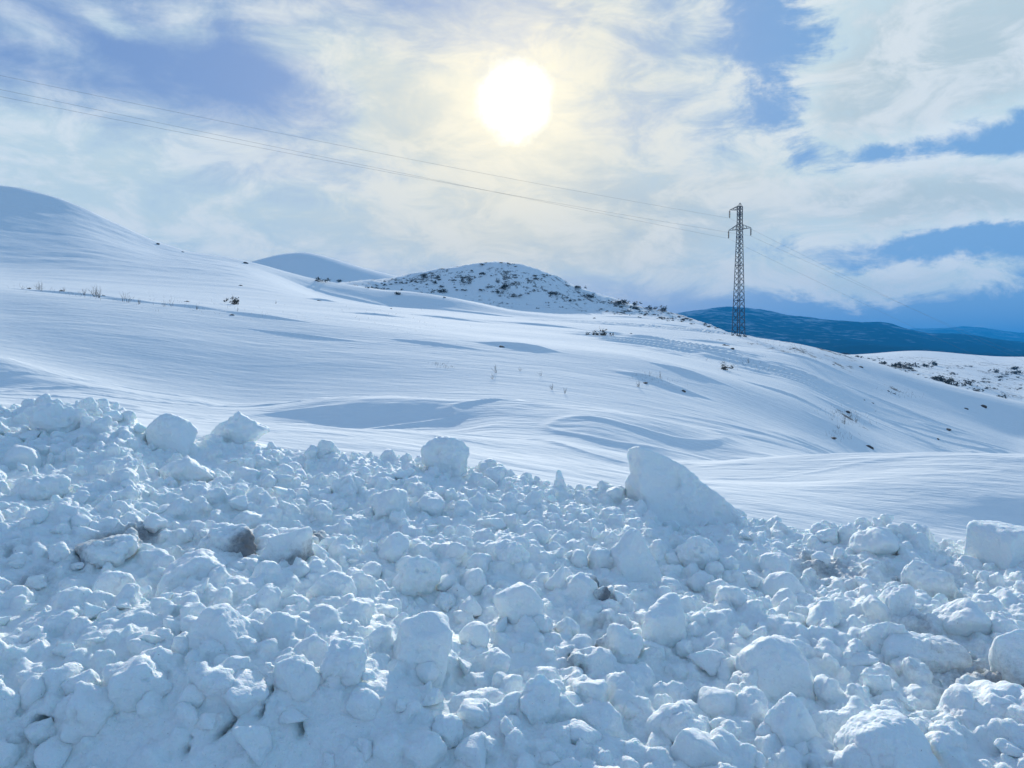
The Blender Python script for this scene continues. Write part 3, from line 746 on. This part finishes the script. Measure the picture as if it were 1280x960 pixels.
# ------------------------------------------------------------------ plants and stones
M_shrub = simple('dark_juniper', (.045, .05, .042), .9)
M_twig = simple('dry_brown_stalk', (.11, .085, .065), .9)
M_rock = simple('dark_wet_rock', (.07, .062, .058), .85)
M_snowcap = snow_mat('settled_snow', (.82, .85, .89), 0, 0, [(9, .02, .5, None)])
def shrub_mesh(seed, nf=260, sx=1., sz=.7):
    rs = np.random.default_rng(seed); V, Fq = [], []
    cl = rs.normal(size=(9, 3)) * [.33 * sx, .33, .2 * sz] + [0, 0, .3 * sz]
    for k in range(nf):
        c_ = cl[rs.integers(9)] + rs.normal(size=3) * [.14, .14, .11]; c_[2] = max(c_[2], -.05)
        e = rs.normal(size=(3, 3)) * .075; b0 = len(V); V += [(c_ + q_).tolist() for q_ in e]; Fq.append((b0, b0 + 1, b0 + 2))
    return mesh_np('shrub', V, Fq, M_shrub, smooth=False)
SH = [shrub_mesh(s, 240, random.uniform(.8, 1.6), random.uniform(.6, 1.1)) for s in range(5)]
def stalk_mesh(seed, n=7, spread=.35, r=.012):
    rs = random.Random(seed); s = []
    for k in range(n):
        p = Vector((rs.uniform(-.08, .08), rs.uniform(-.08, .08), -.1)); dirv = Vector((rs.gauss(0, spread), rs.gauss(0, spread), 1)).normalized(); L = rs.uniform(.5, 1.0)
        prev = p; rad = r
        for j in range(5):
            nxt = prev + (dirv + Vector((rs.gauss(0, .12), rs.gauss(0, .12), rs.gauss(0, .05)))).normalized() * L / 5
            s.append((prev, nxt, rad, rad * .82)); rad *= .82; prev = nxt
            if j > 0:
                for _ in range(2):
                    sd = (dirv + Vector((rs.gauss(0, .7), rs.gauss(0, .7), .1))).normalized() * rs.uniform(.1, .25)
                    s.append((prev, prev + sd, rad * .7, rad * .3))
    o = bars('dry_weed', s, r, M_twig, None, 4); me = o.data; bpy.data.objects.remove(o); return me
ST = [stalk_mesh(s, random.randint(3, 8), random.uniform(.2, .5), .013) for s in range(6)]
def rock_mesh(seed):
    W, f = lump(3, 7000 + seed, (1, .8, .45), npl=10, p=12, rough=.12); return mesh_np('rock', W, f, M_rock)
RK = [rock_mesh(s) for s in range(4)]

def put(name, me, px, py, size_px, label, cat, group, sink=.0, squash=1., d0=9.0):
    p_, d = hit(px, py, ground, d0, 1400, 5000)
    s = size_px / F * d
    o = bpy.data.objects.new(name, me); C.objects.link(o)
    o.location = (p_[0], p_[1], p_[2] - sink * s); o.scale = (s, s, s * squash); o.rotation_euler = (0, 0, random.uniform(0, 6.28))
    tag(o, label, cat, group); return o, p_, d

# dry weeds along the brow, left to right
W_ = [(28,362,6,'lowest'),(48,363,12,''),(52,364,14,''),(80,366,9,''),(105,369,10,''),(119,371,17,''),(124,372,14,''),(154,377,15,''),(160,378,13,''),(174,380,8,''),(205,383,9,''),(214,383,10,''),(246,387,8,''),(295,381,14,'s'),(297,389,7,''),(345,380,6,''),
      (753,421,16,'s'),(620,466,12,''),(616,474,10,''),(690,487,9,''),(676,470,8,''),(650,464,7,''),(706,492,9,''),(825,473,12,''),(905,462,12,'s'),(798,484,10,''),(1055,530,12,''),(1062,524,10,''),(1048,536,9,''),(1070,528,8,''),(936,455,9,''),(812,470,8,'')]
wl = ['flat tuft of dry grass farthest left on the snowy brow','left stalk of the first pair of tall weeds on the left brow','right stalk of the first pair of tall weeds on the left brow','short dry weed between the first pair and the leaning tall weed','short dry weed just left of the leaning tall weed','tall leaning dry weed on the left brow','dry weed touching the leaning tall weed on its right','left half of the V-shaped weed clump on the left brow','right half of the V-shaped weed clump on the left brow','low weed right of the V-shaped clump','left weed of a low pair past the V-shaped clump','right weed of a low pair past the V-shaped clump','lone low weed left of the dense little bush','dense dark little bush standing alone on the left snowfield','tiny dry weed right below the lone little bush','small weed below the left hill\'s foot',
      'dark upright twiggy bush standing alone under the rocky hill','upper stalk right of the scuffed patch','lower stalk right of the scuffed patch','small stalk below the two stalks near the scuffed patch','thin stalk above the small stalk in mid-slope','faint short stalk nearest the scuffed patch','bent small stalk lowest on the mid-slope','dry weed on the wind-carved drift right of centre','dark weed below the pylon on the open slope','spiky weed on the left edge of the wind-carved drift','tallest dry stalk in the brown grass patch on the right slope','second stalk in the brown grass patch on the right slope','lowest stalk in the brown grass patch on the right slope','rightmost stalk in the brown grass patch on the right slope','thin weed right of the dark weed below the pylon','short weed above the wind-carved drift']
for (px, py, sz, fl), lab in zip(W_, wl):
    me = ST[random.randrange(6)]
    put('dry_weed', me, px, py, sz, lab, 'weed', 'dry weeds poking through the snow', sink=.0)
    if fl == 's':
        o, p_, d = put('bush', SH[random.randrange(5)], px, py, sz * .8, {295: 'bushy dark growth at the foot of the lone little bush', 753: 'low dark tangle under the upright twiggy bush', 905: 'small dark tuft at the foot of the weed below the pylon'}[px], 'bush', 'low tangles at the feet of weeds')

# stones showing through
RS = [(907,432,14,'largest dark rock, just below the pylon on the left'),(915,436,8,'small rock right below the largest dark rock'),(1087,559,16,'dark rock peeking over the near drift on the right'),(1172,549,9,'small dark stone on the slope right of the peeking rock'),(1184,537,13,'flat grey rock halfway down the right slope'),(1207,511,7,'left stone of the pair near the right ridge'),
      (1228,508,12,'right stone of the pair near the right ridge'),(1110,489,8,'upper left stone of the reddish patch on the ridge'),(1117,492,7,'lower stone of the reddish patch on the ridge'),(1076,459,8,'stone on the bright ridge right of the pylon'),(1042,456,6,'tiny stone left of the stone on the bright ridge'),(992,436,7,'small rock on the ridge right of the pylon'),(1060,515,11,'dark stone above the brown grass patch'),
      (1041,548,10,'dark stone at the lower end of the brown grass patch'),(1091,504,6,'small stone right of the stone above the brown grass'),(1080,500,5,'tiny stone above right of the brown grass patch'),(903,453,7,'stone in the open slope below the pylon'),(912,460,6,'lower stone in the open slope below the pylon'),(556,372,7,'left stone on the drift under the rocky hill'),
      (489,386,6,'dark stone on the front drift left of the rocky hill'),(399,376,8,'dark stone at the left tip of the front drift'),(806,479,9,'stone at the head of the wind-carved drift'),(855,489,8,'stone on the wind-carved drift\'s right part'),(743,398,8,'dark rock under the rocky hill\'s right shoulder'),(788,417,6,'small stone right of the upright twiggy bush'),(307,329,9,'dark stone on the saddle of the left ridge'),(196,305,8,'stone breaking the left hill\'s skyline'),
      (228,315,6,'tiny stone on the skyline right of the left hill'),(300,357,9,'flat stone below the saddle'),(36,361,8,'stone among the weeds at the far left'),(76,364,9,'stone left of the leaning tall weed'),(129,370,10,'long low stone behind the V-shaped weed clump'),(233,377,9,'flat dark stone left of the lone little bush'),(290,394,7,'stone below the lone little bush'),(627,434,12,'rock edge of the small mid-slope drift'),(664,432,7,'stone at the right end of the small mid-slope drift')]
for k, (px, py, sz, lab) in enumerate(RS):
    put('rock', RK[k % 4], px, py, sz * .5, lab, 'rock', 'dark stones showing through the snow', sink=.12)

# dark shrubs on the rocky hill and across the valley
SB = [(497,368,7,'dark round bush at the left foot of the rocky hill'),(554,366,9,'dark upright bush on the rocky hill\'s front edge'),(630,361,9,'largest dark bush in the middle of the rocky hill'),(621,366,8,'bush touching the hill\'s largest bush on its lower left'),(643,371,7,'dark bush low on the middle of the rocky hill'),(691,368,9,'pair-like dark bush on the rocky hill\'s right slope'),(779,381,12,'darkest dense bush on the hill\'s right ridge'),
      (793,382,7,'small bush just right of the darkest ridge bush'),(740,372,8,'bush on the ridge left of the darkest bush'),(586,354,8,'wide low bush high on the left of the rocky hill'),(603,343,6,'small dark bush just under the summit'),(722,361,7,'bush breaking the skyline right of the summit'),(830,389,9,'long low bush on the lower right ridge'),(812,386,7,'ridge bush between the darkest and the long low one'),(399,352,9,'dark mushroom-shaped bush in front of the far cone hill'),
      (424,352,6,'small bush right of the mushroom-shaped bush'),(1118,459,10,'leftmost big bush of the dark line across the valley'),(1128,461,11,'second big bush of the dark line across the valley'),(1137,462,10,'third big bush of the dark line across the valley'),(1143,458,8,'top bush at the right end of the valley line'),(1170,474,9,'leftmost bush of the lower dark row in the valley'),(1178,477,11,'thickest bush of the lower dark row in the valley'),(1186,480,11,'third bush of the lower dark row in the valley'),(1194,482,10,'last bush of the lower dark row in the valley'),
      (1210,480,9,'round green-grey bush standing alone in the valley'),(1268,462,9,'tallest dark bush near the right edge of the valley'),(1273,468,9,'wide bush under the tallest one at the right edge'),(1246,466,7,'bush left of the tallest right-edge bush'),(1219,490,8,'bush near the bright ridge low in the valley'),(1255,498,8,'bush low behind the bright ridge at the right'),(1104,455,8,'bush just behind the bright ridge, left of the dark line'),(1158,459,8,'bush between the dark line and the right-edge bushes'),
      (1169,457,8,'bush right of the dark line, near the pale hill')]
for k, (px, py, sz, lab) in enumerate(SB):
    o, p_, d = put('shrub', SH[k % 5], px, py, sz * 1.05, lab, 'shrub', 'dark shrubs on the hills', sink=.05, squash=.9, d0=230 if px < 900 else 180)
# many more, too small to tell apart: scattered where the photograph shows the scrub
LAB_H = 'tiny dark scrub tuft on the rocky hill among many alike'
LAB_V = 'tiny dark scrub tuft on the far valley slope among many alike'
cnt = 0
def zone_hill(px, py): return 0
crest3 = poly([430,353,480,350,500,346,560,335,600,328,625,327,650,331,700,350,740,368,800,385,850,395,900,410])
low3 = poly([430,362,500,362,560,370,640,384,700,390,760,392,800,397,850,402,900,414])
while cnt < 150:
    px = random.uniform(440, 900); t_ = random.random() ** (1.0 if px < 640 else 1.6)
    c0, c1 = float(crest3(px)), float(low3(px)); py = c0 + 1 + t_ * (c1 - c0)
    if perlin(np.array(px * .02), np.array(py * .09)) < -.12: continue
    put('shrub', SH[cnt % 5], px, py, random.choice((2, 2.4, 3, 3.6, 5)), LAB_H, 'shrub', 'scrub on the rocky hill', sink=.05, squash=.7, d0=330); cnt += 1
cnt = 0
cr = poly([1000,430,1060,444,1100,455,1150,471,1200,485,1280,504])
tp = poly([1000,425,1060,437,1100,447,1150,455,1200,457,1280,459])
while cnt < 105:
    px = random.uniform(1040, 1290); c0, c1 = float(tp(px)), float(cr(px)); py = c0 + random.random() ** .8 * (c1 - c0)
    if perlin(np.array(px * .03 + 5), np.array(py * .1)) < -.15: continue
    put('shrub', SH[cnt % 5], px, py, random.choice((1.6, 2.2, 2.8, 3.6, 4.6)), LAB_V, 'shrub', 'scrub on the valley side', sink=.05, squash=.7, d0=220); cnt += 1

# brown dead grass worn through on the slope: nobody could count it
gs = []
def grass(cx, cy, wx, wy, n, h):
    for k in range(n):
        px = cx + random.gauss(0, wx); py = cy + random.gauss(0, wy) + (px - cx) * .12
        p_, d = hit(px, py, ground, 20, 700, 1500); s = h / F * d * random.uniform(.4, 1.2)
        p0 = Vector(p_); gs.append((p0 - ZU * .03, p0 + Vector((random.gauss(0, .4) * s, random.gauss(0, .4) * s, s)), .006 * d / 70, .002 * d / 70))
grass(1058, 522, 14, 5, 170, 4); grass(1052, 545, 10, 4, 70, 3.5); grass(1125, 492, 14, 2.5, 60, 2.5); grass(930, 455, 22, 5, 60, 3)
grass(557, 458, 9, 2.2, 60, 2.2); grass(548, 455, 6, .8, 30, 2); grass(820, 474, 16, 4, 60, 2.5); grass(90, 368, 40, 2, 90, 3); grass(240, 383, 60, 5, 90, 3); grass(470, 395, 60, 8, 60, 2.2); grass(985, 432, 26, 3, 60, 2.5)
o = bars('dead_grass', gs, .01, M_twig, None, 4); tag(o, 'sparse brown dead grass showing through thin snow on the slope', 'grass', kind='stuff')
print('plants', round(time.time() - T0, 1))

# ------------------------------------------------------------------ sun, sky, camera
sv = ray(640, 127); sv = sv / np.linalg.norm(sv)
SUN_EL = math.asin(sv[2]); SUN_AZ = math.atan2(sv[0], sv[1])
sl = bpy.data.lights.new('sun', 'SUN'); sl.energy = 4.6; sl.angle = R(.9); sl.color = (1, .95, .86)
so = bpy.data.objects.new('sun', sl); C.objects.link(so)
so.rotation_euler = Vector(tuple(sv)).to_track_quat('Z', 'Y').to_euler(); so.location = (0, 30, 30)

w = bpy.data.worlds.new('World'); sc.world = w; w.use_nodes = True
t = NT(w.node_tree)
sky = t.node('ShaderNodeTexSky'); sky.sky_type = 'NISHITA'; sky.sun_disc = False
sky.sun_elevation = SUN_EL; sky.sun_rotation = SUN_AZ; sky.air_density = 1.0; sky.dust_density = .4; sky.ozone_density = 2.5
tc = t.node('ShaderNodeTexCoord'); D_ = tc.outputs['Generated']
sp = t.node('ShaderNodeSeparateXYZ'); t.l.new(D_, sp.inputs[0])
az = t.math('ARCTAN2', sp.outputs[0], sp.outputs[1]); el = t.math('ARCSINE', sp.outputs[2])
def azel(px, py):
    v = ray(px, py); return math.atan2(v[0], v[1]), math.atan(v[2] / math.hypot(v[0], v[1]))
# slow warp so that cloud edges are irregular
wn = t.node('ShaderNodeTexNoise'); wn.inputs['Scale'].default_value = 5.5; wn.inputs['Detail'].default_value = 6; wn.inputs['Roughness'].default_value = .62
t.l.new(D_, wn.inputs['Vector'])
wv = t.vmath('SUBTRACT', wn.outputs['Color'], (.5, .5, .5)); ws = t.node('ShaderNodeSeparateXYZ'); t.l.new(wv, ws.inputs[0])
azw = t.math('ADD', az, t.math('MULTIPLY', ws.outputs[0], .16)); elw = t.math('ADD', el, t.math('MULTIPLY', ws.outputs[1], .085))
def blob(px, py, rx, ry, ang=0, wgt=1., warp=True):
    a0, e0 = azel(px, py); A_, E_ = (azw, elw) if warp else (az, el)
    dx = t.math('SUBTRACT', A_, a0); dy = t.math('SUBTRACT', E_, e0); c_, s_ = math.cos(R(ang)), math.sin(R(ang))
    X = t.math('ADD', t.math('MULTIPLY', dx, c_ * F / rx), t.math('MULTIPLY', dy, s_ * F / rx))
    Y = t.math('ADD', t.math('MULTIPLY', dx, -s_ * F / ry), t.math('MULTIPLY', dy, c_ * F / ry))
    q_ = t.math('ADD', t.math('MULTIPLY', X, X), t.math('MULTIPLY', Y, Y))
    return t.math('MULTIPLY', t.math('EXPONENT', t.math('MULTIPLY', q_, -1)), wgt)
def total(L):
    s = L[0]
    for q_ in L[1:]: s = t.math('ADD', s, q_)
    return s
strd = t.vmath('MULTIPLY', D_, (1, 1, 3.2))
f1 = t.noise(strd, 3.2, 9, .60, .6); f2 = t.noise(t.vmath('MULTIPLY', D_, (1, 1, 2.2)), 11, 9, .66, .5)
# where cloud lies (positive) and where clear sky shows (negative)
cover = total([
  blob(1170, 70, 200, 105, 0, 1.15), blob(1090, 130, 90, 50, -15, .35), blob(1180, 235, 190, 26, 8, .65), blob(1245, 262, 110, 22, 10, .7), blob(1010, 225, 120, 40, -5, .45),
  blob(900, 240, 150, 50, 0, .28), blob(1180, 345, 220, 24, 2, .4), blob(950, 340, 300, 22, -4, .35), blob(560, 160, 190, 60, -28, .62), blob(700, 235, 200, 55, -12, .65),
  blob(640, 60, 320, 160, 0, .34, False), blob(300, 265, 420, 85, -6, .42, False), blob(40, 215, 160, 80, 0, .25), blob(520, 290, 420, 40, 4, .35), blob(135, 25, 42, 17, -10, .55), blob(30, 45, 55, 17, -10, .5),
  blob(222, 45, 30, 34, 45, .42), blob(820, 120, 150, 140, 0, .12, False), blob(760, 330, 260, 30, 0, .25), blob(860, 290, 200, 16, -2, .2),
  blob(320, 110, 120, 34, -12, -.36), blob(90, 95, 140, 40, 0, -.16), blob(180, 150, 120, 22, -10, .14), blob(60, 250, 160, 70, 0, .12), blob(60, 20, 160, 40, 0, -.1), blob(975, 70, 55, 120, 8, -.85), blob(1175, 188, 140, 26, 0, -.95), blob(1210, 298, 130, 20, 6, -.60), blob(1000, 290, 70, 30, 0, -.15), blob(1150, 395, 260, 32, 0, -.32)])
cv = t.math('ADD', t.math('ADD', cover, .12), t.math('ADD', t.math('MULTIPLY', t.math('SUBTRACT', f1, .5), 1.4), t.math('MULTIPLY', t.math('SUBTRACT', f2, .5), t.math('ADD', .9, t.math('MULTIPLY', t.step(az, .1, .4), 1.1)))))
mask = t.math('ADD', t.math('MULTIPLY', t.step(cv, -.12, .85), t.math('SUBTRACT', 1.0, t.step(az, .15, .36))), t.math('MULTIPLY', t.step(cv, .12, .62), t.step(az, .15, .36)))
SD = t.vmath('NORMALIZE', D_)
dn = t.n.new('ShaderNodeVectorMath'); dn.operation = 'DOT_PRODUCT'; t.l.new(D_, dn.inputs[0]); dn.inputs[1].default_value = tuple(sv)
ang = t.math('ARCCOSINE', t.math('MINIMUM', dn.outputs['Value'], .999999))
def fall(s_): return t.math('EXPONENT', t.math('MULTIPLY', t.math('MULTIPLY', ang, ang), -1 / (s_ * s_)))
# clear sky
skc = t.mix(1.0, sky.outputs[0], (.06, .06, .06, 1), 'MULTIPLY')
base = t.mix(.72, skc, (.20, .34, .66, 1))
right = t.step(az, .05, .5)
base = t.mix(t.math('MULTIPLY', right, .6), base, (.21, .45, .74, 1))
# cloud body: brighter and creamier toward the sun, greyer where thick
thick = t.step(cv, .55, 1.25)
cc = t.mix(thick, (.58, .735, .80, 1), (.47, .60, .67, 1))
cc = t.mix(t.math('MULTIPLY', t.step(f2, .42, .62), .6), cc, (.80, .86, .92, 1))
crm = t.mix(t.step(t.math('ADD', t.math('MULTIPLY', f2, .6), t.math('MULTIPLY', f1, .4)), .40, .60), (.50, .575, .62, 1), (.82, .79, .66, 1))
cc = t.mix(t.math('MULTIPLY', fall(.34), .8), cc, crm)
cc = t.mix(t.math('MULTIPLY', fall(.13), .6), cc, (.86, .80, .60, 1))
veil = t.mix(mask, base, cc)
glow = t.mix(t.math('MULTIPLY', fall(.30), .55), (0, 0, 0, 1), (.16, .14, .09, 1))
g2 = t.mix(fall(.095), (0, 0, 0, 1), (.32, .25, .13, 1))
rim = t.math('ADD', ang, t.math('MULTIPLY', t.math('SUBTRACT', t.noise(D_, 16, 5, .62), .5), .05))
g3 = t.mix(t.math('SUBTRACT', 1.0, t.step(rim, .012, .054)), (0, 0, 0, 1), (1.9, 1.7, 1.25, 1))
fin = t.mix(1.0, t.mix(1.0, t.mix(1.0, veil, glow, 'ADD'), g2, 'ADD'), g3, 'ADD')
bg = t.node('ShaderNodeBackground', Strength=1.0); t.l.new(fin, bg.inputs['Color'])
wo = t.node('ShaderNodeOutputWorld'); t.l.new(bg.outputs[0], wo.inputs['Surface'])
w.cycles.sampling_method = 'MANUAL'; w.cycles.sample_map_resolution = 1024

# thin winter air
bm = bmesh.new(); bmesh.ops.create_cube(bm, size=1)
me = bpy.data.meshes.new('haze'); bm.to_mesh(me); bm.free()
hz = link('haze', me); ztop = max(v.co.z for v in bpy.data.objects['mountains'].data.vertices) + 12; zbot = min(v.co.z for v in bpy.data.objects['mountains'].data.vertices) - 1.5
print('haze from', zbot, 'to', ztop)
hz.scale = (31000, 31000, ztop - zbot); hz.location = (0, 0, (ztop + zbot) / 2)
m, t = newmat('cold_air'); pv = t.node('ShaderNodeVolumePrincipled', Density=1.2e-4, Anisotropy=0.0)
pv.inputs['Color'].default_value = (.03, .42, 1.0, 1)
o = t.node('ShaderNodeOutputMaterial'); t.l.new(pv.outputs[0], o.inputs['Volume']); me.materials.append(m)
tag(hz, 'thin blue winter air over the whole landscape', 'haze', kind='stuff')

cam = bpy.data.cameras.new('camera'); cam.sensor_width = 36; cam.lens = F / 1280 * 36; cam.clip_end = 60000; cam.clip_start = .05
co_ = bpy.data.objects.new('camera', cam); C.objects.link(co_); co_.location = tuple(EYE); co_.rotation_euler = (R(90) - PITCH, 0, 0)
sc.camera = co_
sc.render.engine = 'CYCLES'
sc.cycles.use_denoising = True
sc.cycles.max_bounces = 6; sc.cycles.diffuse_bounces = 4; sc.cycles.volume_bounces = 0; sc.cycles.transparent_max_bounces = 4
sc.view_settings.view_transform = 'Standard'; sc.view_settings.look = 'None'; sc.view_settings.gamma = 1; sc.view_settings.exposure = .10
sc.view_settings.use_curve_mapping = False
print('script', round(time.time() - T0, 1))
